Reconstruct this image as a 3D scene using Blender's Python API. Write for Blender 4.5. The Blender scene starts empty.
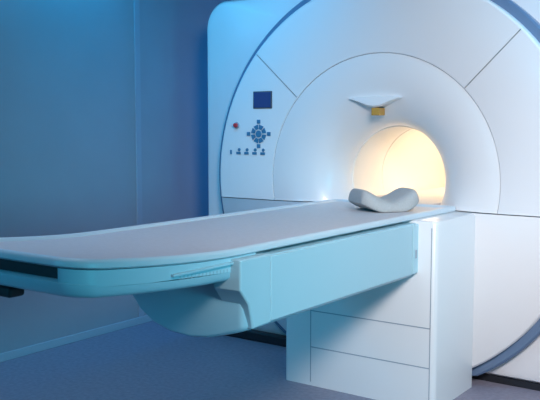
import bpy, bmesh, math
from mathutils import Vector, Matrix
from math import sin, cos, pi, radians, atan2, sqrt

# ------------------------------------------------------------ materials
def mat(name, col, rough=0.4, metal=0.0, emis=None, estr=0.0, noise=None, coat=0.0):
    m = bpy.data.materials.new(name); m.use_nodes = True
    nt = m.node_tree; b = nt.nodes['Principled BSDF']
    b.inputs['Base Color'].default_value = (*col, 1)
    b.inputs['Roughness'].default_value = rough
    b.inputs['Metallic'].default_value = metal
    b.inputs['Coat Weight'].default_value = coat
    if emis:
        b.inputs['Emission Color'].default_value = (*emis, 1)
        b.inputs['Emission Strength'].default_value = estr
    if noise:
        sc, amt, bump = noise
        tc = nt.nodes.new('ShaderNodeTexCoord')
        n = nt.nodes.new('ShaderNodeTexNoise'); n.inputs['Scale'].default_value = sc
        n.inputs['Detail'].default_value = 6
        nt.links.new(tc.outputs['Object'], n.inputs['Vector'])
        r = nt.nodes.new('ShaderNodeValToRGB')
        r.color_ramp.elements[0].position = 0.3; r.color_ramp.elements[1].position = 0.7
        r.color_ramp.elements[0].color = (*[c*(1-amt) for c in col], 1)
        r.color_ramp.elements[1].color = (*[min(1, c*(1+amt)) for c in col], 1)
        nt.links.new(n.outputs['Fac'], r.inputs['Fac'])
        nt.links.new(r.outputs['Color'], b.inputs['Base Color'])
        if bump:
            bp = nt.nodes.new('ShaderNodeBump'); bp.inputs['Strength'].default_value = bump
            bp.inputs['Distance'].default_value = 0.002
            nt.links.new(n.outputs['Fac'], bp.inputs['Height'])
            nt.links.new(bp.outputs['Normal'], b.inputs['Normal'])
    return m

WHITE = mat('white_plastic', (0.80, 0.80, 0.81), 0.32, coat=0.15)
FUN   = mat('funnel_plastic', (0.80, 0.79, 0.79), 0.30, coat=0.15)
TUBE  = mat('bore_liner', (0.85, 0.82, 0.77), 0.5)
RING  = mat('blue_grey_trim', (0.13, 0.20, 0.32), 0.35)
DARK  = mat('dark_seam', (0.05, 0.07, 0.10), 0.6)
SEAM  = mat('panel_seam', (0.33, 0.38, 0.45), 0.6)
MARK  = mat('scale_print', (0.34, 0.50, 0.56), 0.6)
BLACK = mat('black_rubber', (0.012, 0.014, 0.02), 0.5)
TABLE = mat('table_plastic_cyan_cast', (0.43, 0.63, 0.70), 0.35, coat=0.1)  # pale plastic; cyan cast of the light is put into the base colour
RIM   = mat('table_rim_plastic', (0.58, 0.65, 0.70), 0.38)
MATT  = mat('mattress_vinyl', (0.60, 0.58, 0.59), 0.5, noise=(60, 0.04, 0.1))
CUSH  = mat('cushion_foam', (0.43, 0.42, 0.41), 0.7, noise=(120, 0.06, 0.2))
WALLM = mat('wall_paint', (0.31, 0.34, 0.40), 0.6, noise=(3, 0.03, 0.0))
TRIM  = mat('trim_paint', (0.33, 0.37, 0.45), 0.5)
BASEM = mat('baseboard_paint', (0.38, 0.43, 0.51), 0.5)
CEIL  = mat('ceiling_paint', (0.45, 0.50, 0.58), 0.8)
FLOORM= mat('vinyl_floor', (0.25, 0.24, 0.31), 0.5, noise=(45, 0.14, 0.03))
SCREEN= mat('display_glass', (0.02, 0.04, 0.14), 0.15, emis=(0.05, 0.15, 0.5), estr=0.1)
BTN   = mat('button_blue', (0.05, 0.20, 0.34), 0.4)
RED   = mat('emergency_red', (0.6, 0.04, 0.05), 0.4)
AMBER = mat('laser_window_amber', (0.50, 0.27, 0.05), 0.3)
LAMP  = mat('bore_lamp', (1, 0.9, 0.7), 0.5, emis=(1.0, 0.79, 0.54), estr=8.8)

# ------------------------------------------------------------ helpers
def finish(bm, name, mats, parent=None, angle=32, bevel=0, seg=3):
    bmesh.ops.recalc_face_normals(bm, faces=bm.faces)
    for f in bm.faces: f.smooth = True
    for e in bm.edges:
        if len(e.link_faces) == 2 and e.calc_face_angle(0) > radians(angle):
            e.smooth = False
    me = bpy.data.meshes.new(name); bm.to_mesh(me); bm.free()
    ob = bpy.data.objects.new(name, me); bpy.context.collection.objects.link(ob)
    for m in (mats if isinstance(mats, (list, tuple)) else [mats]): me.materials.append(m)
    if parent: ob.parent = parent
    if bevel:
        md = ob.modifiers.new('bevel', 'BEVEL'); md.width = bevel; md.segments = seg
        md.limit_method = 'ANGLE'; md.angle_limit = radians(30); md.harden_normals = True
    return ob

def box(name, lo, hi, m, parent=None, bevel=0):
    bm = bmesh.new(); bmesh.ops.create_cube(bm, size=1)
    for v in bm.verts:
        v.co = Vector([(lo[i]+hi[i])/2 + v.co[i]*(hi[i]-lo[i]) for i in range(3)])
    return finish(bm, name, m, parent, bevel=bevel)

def rrect(x0, x1, y0, y1, rs, n=12):
    """rounded rect, rs = radii at (x1,y1),(x0,y1),(x0,y0),(x1,y0), CCW"""
    pts = []
    cs = [(x1, y1, -1, -1, 0), (x0, y1, 1, -1, 90), (x0, y0, 1, 1, 180), (x1, y0, -1, 1, 270)]
    for (cx, cy, sx, sy, a0), r in zip(cs, rs):
        for k in range(n+1):
            a = radians(a0 + 90*k/n)
            pts.append((cx+sx*r + r*cos(a), cy+sy*r + r*sin(a)))
    return pts

def loft(rings, name, mats, parent=None, mi=None, cap0=True, cap1=True, closed=True, angle=32, bevel=0):
    bm = bmesh.new(); R = [[bm.verts.new(p) for p in r] for r in rings]
    n = len(rings[0])
    for j in range(len(R)-1):
        for i in range(n if closed else n-1):
            k = (i+1) % n
            try:
                f = bm.faces.new((R[j][i], R[j][k], R[j+1][k], R[j+1][i]))
                if mi: f.material_index = mi[j]
            except ValueError: pass
    if cap0: bm.faces.new(R[0][::-1])
    if cap1:
        f = bm.faces.new(R[-1])
        if mi: f.material_index = mi[-1]
    bmesh.ops.remove_doubles(bm, verts=bm.verts, dist=1e-6)
    return finish(bm, name, mats, parent, angle, bevel)

def disc_y(name, c, r, depth, m, parent, n=32):
    x, y, z = c
    rings = []
    for (rr, dy) in ((r, 0), (r, -depth*0.7), (r*0.88, -depth)):
        rings.append([(x+rr*cos(2*pi*i/n), y+dy, z+rr*sin(2*pi*i/n)) for i in range(n)])
    return loft(rings, name, m, parent)

def empty(name, loc=(0, 0, 0)):
    e = bpy.data.objects.new(name, None); bpy.context.collection.objects.link(e)
    e.empty_display_size = 0.2
    return e

# ------------------------------------------------------------ room
XW = -1.88; XR = 4.2; YB = 3.2; YF = -5.6; HC = 2.8
box('floor', (XW-0.1, YF-0.1, -0.1), (XR+0.1, YB+0.1, 0), FLOORM)
box('ceiling', (XW-0.1, YF-0.1, HC), (XR+0.1, YB+0.1, HC+0.1), CEIL)
box('wall_left', (XW-0.1, YF, 0), (XW, YB, HC), WALLM)
box('wall_right', (XR, YF, 0), (XR+0.1, YB, HC), WALLM)
box('wall_back', (XW, YB, 0), (XR, YB+0.1, HC), WALLM)
box('wall_front', (XW, YF-0.1, 0), (XR, YF, HC), WALLM)
box('baseboard_left', (XW, YF, 0), (XW+0.012, YB, 0.05), BASEM, bevel=0.004)
box('baseboard_back', (XW+0.012, YB-0.012, 0), (XR, YB, 0.05), BASEM, bevel=0.004)
box('trim_1', (XW, -0.05, 0.05), (XW+0.008, 0.0, HC), TRIM, bevel=0.003)
box('trim_2', (XW, -0.047-2.4, 0.05), (XW+0.008, -2.4, HC), TRIM, bevel=0.003)

# ------------------------------------------------------------ scanner
S = empty('mri_scanner')
CX, CZ = -0.07, 1.055
RO = 1.118
SEAMZ = 0.915
BD = 1.95

BX0, BX1, BZ0, BZ1 = -1.41, 1.27, 0.03, 2.17
def body_ring(inset, y):
    p = rrect(BX0+inset, BX1-inset, BZ0+inset, BZ1-inset, [0.16, 0.16, 0.10, 0.10], 10)
    out = []
    for i in range(len(p)):
        a, b = Vector(p[i]), Vector(p[(i+1) % len(p)])
        k = max(1, int((b-a).length/0.06))
        for j in range(k): out.append(a.lerp(b, j/k))
    return [(q.x, y, q.y) for q in out]
ro = body_ring(0.0, 0.19)
def circ_like(ref, r, y):
    return [(CX+r*cos(atan2(q[2]-CZ, q[0]-CX)), y, CZ+r*sin(atan2(q[2]-CZ, q[0]-CX))) for q in ref]
def body_ring_like(inset, y):
    cx, cz = (BX0+BX1)/2, (BZ0+BZ1)/2
    sx = ((BX1-BX0)/2-inset)/((BX1-BX0)/2); sz = ((BZ1-BZ0)/2-inset)/((BZ1-BZ0)/2)
    return [(cx+(q[0]-cx)*sx, y, cz+(q[2]-cz)*sz) for q in ro]
loft([circ_like(ro, 0.9, BD), circ_like(ro, 0.9, 0.125), circ_like(ro, 1.0, 0.12), body_ring_like(0.05, 0.12),
      body_ring_like(0.02, 0.132), body_ring_like(0.005, 0.155), ro, body_ring_like(0, BD-0.1), body_ring_like(0.04, BD), circ_like(ro, 0.9, BD)],
     'body_shell', WHITE, S, cap0=False, cap1=False)
box('base_plinth', (BX0+0.06, 0.14, 0), (BX1-0.06, BD-0.1, 0.035), BLACK, S)
box('base_skirt', (BX0+0.03, 0.06, 0), (-0.40, 0.118, 0.06), BLACK, S, bevel=0.01)

def revolve(prof, name, mats, mi=None, n=160, zcut=None, above=True, parent=S):
    bm = bmesh.new(); R = []
    for (r, y) in prof:
        R.append([bm.verts.new((CX+r*cos(2*pi*i/n), y, CZ+r*sin(2*pi*i/n))) for i in range(n)])
    for j in range(len(R)-1):
        for i in range(n):
            f = bm.faces.new((R[j][i], R[j][(i+1) % n], R[j+1][(i+1) % n], R[j+1][i]))
            if mi: f.material_index = mi[j]
    if zcut is not None:
        g = bm.verts[:]+bm.edges[:]+bm.faces[:]
        bmesh.ops.bisect_plane(bm, geom=g, plane_co=(0, 0, zcut), plane_no=(0, 0, 1),
                               clear_inner=above, clear_outer=not above)
    return finish(bm, name, mats, parent, angle=28)
revolve([(RO, 0.125), (RO, 0.014), (RO-0.004, 0.005), (RO-0.013, 0.0), (0.710, 0.0), (0.706, 0.002), (0.7045, 0.008)],
        'front_ring_cover', WHITE, zcut=SEAMZ+0.002)
fp = []
for k in range(25):
    t = k/24
    a = t*pi/2
    fp.append((0.703-0.393*sin(a)**0.92 if a > 0 else 0.703, 0.006+0.27*(1-cos(a))))
fp = [(0.7035, 0.012), (0.702, 0.007)] + fp[1:]
revolve([(0.706, 0.009), (0.703, 0.009)], 'ring_seam', SEAM, zcut=SEAMZ+0.002)
revolve(fp, 'bore_funnel', FUN, zcut=SEAMZ+0.002)
revolve([(0.31, 0.276), (0.304, 0.28), (0.304, 0.288), (0.312, 0.290), (0.312, 0.66), (0.309, 0.663), (0.309, 0.675), (0.312, 0.678), (0.312, BD)], 'bore_tube', TUBE, zcut=0.86)
revolve([(0.31, BD), (0.95, BD)], 'rear_cover', WHITE)
revolve([(1.10, 0.05), (RO+0.04, 0.05), (RO+0.05, 0.06), (RO+0.05, 0.13)], 'trim_ring', RING, zcut=0.045)

def lower_arc(r):
    pts = []
    a0 = math.asin((SEAMZ-0.003-CZ)/r); zl = 0.035
    a1 = math.asin((zl-CZ)/r)
    n = 60
    for i in range(n+1):
        a = a0+(a1-a0)*i/n; pts.append((CX+r*cos(a), CZ+r*sin(a)))
    for i in range(n+1):
        a = (pi-a1)+((pi-a0)-(pi-a1))*i/n; pts.append((CX+r*cos(a), CZ+r*sin(a)))
    return pts
la, lb = lower_arc(RO), lower_arc(RO-0.012)
loft([[(x, 0.125, z) for x, z in la], [(x, 0.013, z) for x, z in la], [(x, 0.0, z) for x, z in lb]],
     'lower_cover', WHITE, S, angle=50)
box('bore_shelf', (-0.70, 0.01, 0.86), (0.56, 0.28, SEAMZ-0.004), WHITE, S, bevel=0.005)
box('bore_bed_track', (-0.35, 0.28, 0.86), (0.21, BD, SEAMZ-0.004), TUBE, S)

for k, ang in enumerate((44.5, 138)):
    a = radians(ang); c, s = cos(a), sin(a); w = 0.0018
    bm = bmesh.new(); vs = []
    for (r, q) in ((0.71, -w), (RO-0.012, -w), (RO-0.012, w), (0.71, w)):
        vs.append(bm.verts.new((CX+r*c-q*s, -0.0008, CZ+r*s+q*c)))
    bm.faces.new(vs)
    bmesh.ops.solidify(bm, geom=bm.faces[:], thickness=0.001)
    finish(bm, 'radial_seam_%d' % (k+1), SEAM, S)

loft([[(CX+0.299*cos(radians(a)), y, CZ+0.299*sin(radians(a))) for a in (72, 80, 88, 96, 104)] +
      [(CX+0.303*cos(radians(a)), y, CZ+0.303*sin(radians(a))) for a in (104, 96, 88, 80, 72)] for y in (0.68, 1.8)],
     'bore_light_strip', LAMP, S)

lz = CZ+0.445
prof = [(-0.17, 0.014), (-0.12, 0.021), (0, 0.025), (0.12, 0.021), (0.17, 0.014), (0.11, -0.004), (0.045, -0.030), (0.0, -0.036), (-0.045, -0.030), (-0.11, -0.004)]
loft([[(CX-0.03+x, 0.13, lz+z) for x, z in prof], [(CX-0.03+x*0.96, 0.03, lz+z) for x, z in prof],
      [(CX-0.03+x*0.90, 0.018, lz+0.002+z*0.8) for x, z in prof]], 'laser_housing', FUN, S, angle=25)
box('laser_window', (CX-0.050, 0.03, lz-0.080), (CX-0.0, 0.10, lz-0.038), AMBER, S, bevel=0.004)

# control panel
box('display_bezel', (-0.915, -0.006, 1.468), (-0.775, 0.001, 1.572), DARK, S, bevel=0.003)
box('display_screen', (-0.907, -0.008, 1.475), (-0.783, 0.0, 1.565), SCREEN, S, bevel=0.001)
bc = (-0.875, 0.0, 1.315)
disc_y('keypad_centre', (bc[0], 0, bc[2]), 0.021, 0.008, BTN, S)
for k in range(8):
    a0 = 2*pi*k/8 + pi/8
    da = 0.30
    pin = [(0.030, -da), (0.030, da)]; pout = [(0.057, da), (0.057, -da)]
    ring = []
    for (r, d) in pin+pout: ring.append((bc[0]+r*cos(a0+d), bc[2]+r*sin(a0+d)))
    loft([[(x, 0.0, z) for x, z in ring], [(x, -0.006, z) for x, z in ring]], 'keypad_key_%d' % (k+1), BTN, S)
for k in range(4):
    a = pi/2*k; x, z = bc[0]+0.077*cos(a), bc[2]+0.074*sin(a)
    box('arrow_key_%d' % (k+1), (x-0.013, -0.006, z-0.012), (x+0.013, 0, z+0.012), BTN, S, bevel=0.003)
for k in range(4):
    x = -1.03+0.062*k
    box('preset_key_%d' % (k+1), (x-0.018, -0.005, 1.188), (x+0.016, 0, 1.204), BTN, S, bevel=0.002)
    disc_y('preset_dot_%d' % (k+1), (x+0.004, 0, 1.217), 0.010, 0.006, BTN, S, 16)
box('key_symbol', (-1.098, -0.005, 1.188), (-1.084, 0, 1.215), BTN, S, bevel=0.002)
disc_y('emergency_stop_collar', (-1.045, 0, 1.368), 0.020, 0.008, SEAM, S)
disc_y('emergency_stop_button', (-1.045, -0.006, 1.368), 0.014, 0.018, RED, S)

# pedestal under the table
PX0, PX1, PY = -0.355, 0.51, -0.47
def ped(inset):
    return rrect(PX0+inset, PX1-inset, PY+inset, 0.0, [0.004, 0.004, 0.02, 0.028], 6)
loft([[(x, y, 0.0) for x, y in ped(0.0)], [(x, y, 0.895) for x, y in ped(0)], [(x, y, 0.908) for x, y in ped(0.006)],
      [(x, y, 0.912) for x, y in ped(0.02)]], 'table_pedestal', WHITE, S)
e = 0.0012
def pseam(n, lo, hi): box(n, lo, hi, SEAM, S)
pseam('drawer_seam_1', (-0.19, PY-e, 0.398), (PX1-0.028, PY+e, 0.403))
pseam('drawer_seam_2', (-0.19, PY-e, 0.205), (PX1-0.028, PY+e, 0.210))
pseam('drawer_seam_3', (-0.192, PY-e, 0.02), (-0.187, PY+e, 0.64))
pseam('drawer_seam_4', (PX1-0.030, PY-e, 0.0), (PX1-0.026, PY+e, 0.88))

# ------------------------------------------------------------ table
T = empty('patient_table')
TX0, TX1, TY0, TY1 = -0.375, 0.385, -2.52, 0.06
RN, RF = 0.10, 0.14
def lift(y):
    t = max(0, (-1.80-y)/0.72)
    return 0.052*t**1.7
def dens(p, step=0.06):
    out = []
    for i in range(len(p)):
        a, b = Vector(p[i]), Vector(p[(i+1) % len(p)])
        k = max(1, int((b-a).length/step)) if (b-a).length > 0.3 else 1
        for j in range(k): out.append(tuple(a.lerp(b, j/k)))
    return out
base_tt = dens(rrect(TX0, TX1, TY0, TY1, [0.03, 0.03, RF, RN], 14))
def tt(inset, z):
    cx, cy = (TX0+TX1)/2, (TY0+TY1)/2
    sx = 1-inset/((TX1-TX0)/2); sy = 1-inset/((TY1-TY0)/2)
    return [(cx+(x-cx)*sx, cy+(y-cy)*sy, z+lift(y)) for x, y in base_tt]
loft([tt(0.05, 0.908), tt(0.008, 0.911), tt(0.0, 0.917), tt(0, 0.930), tt(0.004, 0.937), tt(0.010, 0.940), tt(0.018, 0.939), tt(0.030, 0.931), tt(0.04, 0.904)],
     'table_top_shell', RIM, T, angle=50, cap0=False, cap1=False)
bm = bmesh.new()
ny, nx = 60, 16
def mpt(i, j):
    cx = (TX0+TX1)/2
    y = TY0+0.032+(TY1-TY0-0.070)*i/ny
    d = y-(TY0+0.030)
    hwn = hwf = (TX1-TX0)/2-0.030
    R = RN-0.026
    if d < R: hwn -= R-sqrt(max(0, R*R-(R-d)**2))
    R = RF-0.028
    if d < R: hwf -= R-sqrt(max(0, R*R-(R-d)**2))
    u = -1+2*j/nx
    s = abs(u)
    z = 0.928 + (0.006*(1-((s-0.93)/0.07)**2) if s > 0.86 else 0)
    return (cx+(hwn if u > 0 else hwf)*u, y, z+lift(y))
G = [[bm.verts.new(mpt(i, j)) for j in range(nx+1)] for i in range(ny+1)]
for i in range(ny):
    for j in range(nx): bm.faces.new((G[i][j], G[i][j+1], G[i+1][j+1], G[i+1][j]))
r = bmesh.ops.extrude_face_region(bm, geom=bm.faces[:])
for v in r['geom']:
    if isinstance(v, bmesh.types.BMVert): v.co.z -= 0.018
finish(bm, 'mattress', MATT, T, angle=50)
box('bed_extension', (-0.33, 0.04, 0.9125), (0.19, 1.80, 0.93), MATT, T, bevel=0.006)

def tf(inset, z, y1=-1.70, lf=1.0):
    b = dens(rrect(TX0+inset, TX1-inset, TY0+inset, y1, [0.01, 0.01, 0.12, 0.075], 14))
    return [(x, y, z+lift(y)*lf) for x, y in b]
loft([tf(0.030, 0.862), tf(0.030, 0.909)], 'slide_gap', BLACK, T, cap1=False)
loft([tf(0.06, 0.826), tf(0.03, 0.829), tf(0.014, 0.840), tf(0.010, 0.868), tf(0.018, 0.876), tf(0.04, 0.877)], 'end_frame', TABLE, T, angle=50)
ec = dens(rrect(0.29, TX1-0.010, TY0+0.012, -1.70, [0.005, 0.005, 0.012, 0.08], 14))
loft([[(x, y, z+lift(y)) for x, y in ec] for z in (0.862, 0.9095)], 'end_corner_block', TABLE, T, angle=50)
for k in range(18):
    y = -2.10+0.018*k; l = lift(y)
    box('scale_mark_%d' % (k+1), (TX1-0.0105, y, 0.862+l), (TX1-0.0096, y+0.006, 0.874+l), MARK, T)
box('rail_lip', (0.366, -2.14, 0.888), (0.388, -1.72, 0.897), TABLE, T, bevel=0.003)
box('release_handle', (-0.04, TY0+0.03, 0.840), (0.05, TY0+0.09, 0.872), BLACK, T, bevel=0.01)
sec = [(0.400, 0.900), (0.400, 0.662), (0.385, 0.645), (0.33, 0.626), (0.24, 0.600), (0.15, 0.588), (0.05, 0.594), (-0.04, 0.618), (-0.11, 0.660), (-0.155, 0.71), (-0.19, 0.80), (-0.20, 0.900)]
def cs(y, s=1.0, zc=0.80, xc=0.10):
    return [(xc+(x-xc)*s, y, zc+(z-zc)*s if z < 0.89 else z) for x, z in sec]
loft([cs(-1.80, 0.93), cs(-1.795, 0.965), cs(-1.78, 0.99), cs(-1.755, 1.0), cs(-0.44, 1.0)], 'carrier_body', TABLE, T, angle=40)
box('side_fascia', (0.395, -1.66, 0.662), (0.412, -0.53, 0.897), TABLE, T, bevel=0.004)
capp = [(-1.845, 0.905), (-1.845, 0.80), (-1.80, 0.745), (-1.775, 0.655), (-1.668, 0.658), (-1.668, 0.905)]
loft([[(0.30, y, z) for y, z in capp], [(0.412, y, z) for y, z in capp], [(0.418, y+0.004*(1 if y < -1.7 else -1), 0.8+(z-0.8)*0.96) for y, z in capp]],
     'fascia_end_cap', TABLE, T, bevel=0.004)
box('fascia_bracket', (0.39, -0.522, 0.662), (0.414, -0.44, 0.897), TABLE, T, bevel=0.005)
box('bracket_latch', (0.412, -0.50, 0.735), (0.417, -0.485, 0.775), SEAM, T, bevel=0.002)

# ------------------------------------------------------------ headrest cushion
N, M = 32, 14
def cush_pt(u, v, top):
    hw, hd = 0.158, 0.140
    x = hw*u; yy = hd*v*sqrt(max(0.0, 1-0.6*abs(u)**4))
    zb = 0.085*max(0, abs(u)-0.40)**1.3
    if top:
        z = 0.055+0.088*abs(u)**1.6
        edge = (1-abs(u)**8)**0.5*(1-abs(v)**6)**0.5
        return x, yy, zb+0.012+(z-zb-0.012)*edge
    return x, yy*0.96, zb
bm = bmesh.new(); tg = []; bg = []
for i in range(N+1):
    u = -sin(pi/2*(1-2*i/N))
    tg.append([bm.verts.new(cush_pt(u, -sin(pi/2*(1-2*j/M)), True)) for j in range(M+1)])
    bg.append([bm.verts.new(cush_pt(u, -sin(pi/2*(1-2*j/M)), False)) for j in range(M+1)])
for i in range(N):
    for j in range(M):
        bm.faces.new((tg[i][j], tg[i+1][j], tg[i+1][j+1], tg[i][j+1]))
        bm.faces.new((bg[i][j], bg[i][j+1], bg[i+1][j+1], bg[i+1][j]))
for i in range(N):
    for j in (0, M):
        bm.faces.new((tg[i][j], bg[i][j], bg[i+1][j], tg[i+1][j]))
for j in range(M):
    for i in (0, N):
        bm.faces.new((tg[i][j], tg[i][j+1], bg[i][j+1], bg[i][j]))
cu = finish(bm, 'headrest_cushion', CUSH, angle=100)
md = cu.modifiers.new('s', 'SUBSURF'); md.levels = 1; md.render_levels = 1
cu.location = (0.115, -0.26, 0.929); cu.rotation_euler = (0, 0, radians(52))

# ------------------------------------------------------------ lights
def area(name, loc, tgt, size, energy, col, sy=None, spread=180):
    l = bpy.data.lights.new(name, 'AREA'); l.energy = energy; l.color = col; l.size = size
    l.spread = radians(spread)
    if sy: l.shape = 'RECTANGLE'; l.size_y = sy
    o = bpy.data.objects.new(name, l); bpy.context.collection.objects.link(o)
    o.location = loc
    o.rotation_euler = (Vector(tgt)-Vector(loc)).to_track_quat('-Z', 'Y').to_euler()
    return o
area('ceiling_light_white', (2.4, -3.2, 2.6), (1.0, -0.1, 1.0), 0.8, 34, (1.0, 0.94, 0.94), spread=75)
area('wall_light_cyan', (3.9, -2.3, 1.2), (0.4, -1.7, 0.75), 0.8, 9, (0.08, 0.72, 1.0), spread=62)
area('added_fill_blue', (-0.9, -5.3, 1.5), (0.1, -1.8, 0.7), 0.8, 4, (0.05, 0.60, 1.0), spread=70)  # added unseen fill, turns the table's nose bluish; no fixture there
o = area('cove_light_cyan', (-1.74, -1.7, 2.56), (-1.90, -1.7, 2.0), 2.9, 17, (0.02, 0.52, 1.0), 0.08)
# orient the long side of the strip along the wall
zc = -(Vector((-1.90, 0, 2.0))-Vector((-1.74, 0, 2.56))).normalized(); xc = Vector((0, 1, 0)); yc = zc.cross(xc)
o.rotation_euler = Matrix((xc, yc, zc)).transposed().to_euler()
area('added_spot_cyan', (-0.6, -1.0, 2.7), (-1.15, 0.0, 1.9), 0.5, 8, (0.0, 0.48, 1.0), spread=110)  # added spot to tint the housing's left strip and upper-left cover cyan
area('added_wash_indigo', (-1.6, 2.7, 1.5), (-1.88, 0.5, 1.2), 0.4, 18, (0.02, 0.26, 1.0), 1.6, spread=140)  # added lamp hidden behind the scanner, colours the left wall strip deep blue
area('added_spot_blue', (1.7, -0.5, 2.72), (0.9, 0.1, 1.9), 0.5, 8, (0.0, 0.55, 1.0), spread=110)  # added out-of-view spot for cyan on the scanner's upper right
area('ceiling_light_soft', (-0.4, -2.2, 2.75), (-0.6, -2.0, 0), 1.4, 9, (0.82, 0.84, 1.0), spread=130)

w = bpy.data.worlds.new('world'); bpy.context.scene.world = w; w.use_nodes = True
w.node_tree.nodes['Background'].inputs[0].default_value = (0.05, 0.08, 0.12, 1)
bpy.context.scene.view_settings.view_transform = 'Standard'

# ------------------------------------------------------------ camera
cd = bpy.data.cameras.new('camera'); cam = bpy.data.objects.new('camera', cd)
bpy.context.collection.objects.link(cam)
cd.sensor_width = 36; cd.lens = 53.5; cd.sensor_fit = 'HORIZONTAL'
cam.location = (2.05, -3.94, 1.34)
yaw = radians(35.8); p = radians(5.0)
f = Vector((-sin(yaw)*cos(p), cos(yaw)*cos(p), -sin(p)))
cam.rotation_euler = f.to_track_quat('-Z', 'Y').to_euler()
bpy.context.scene.camera = cam
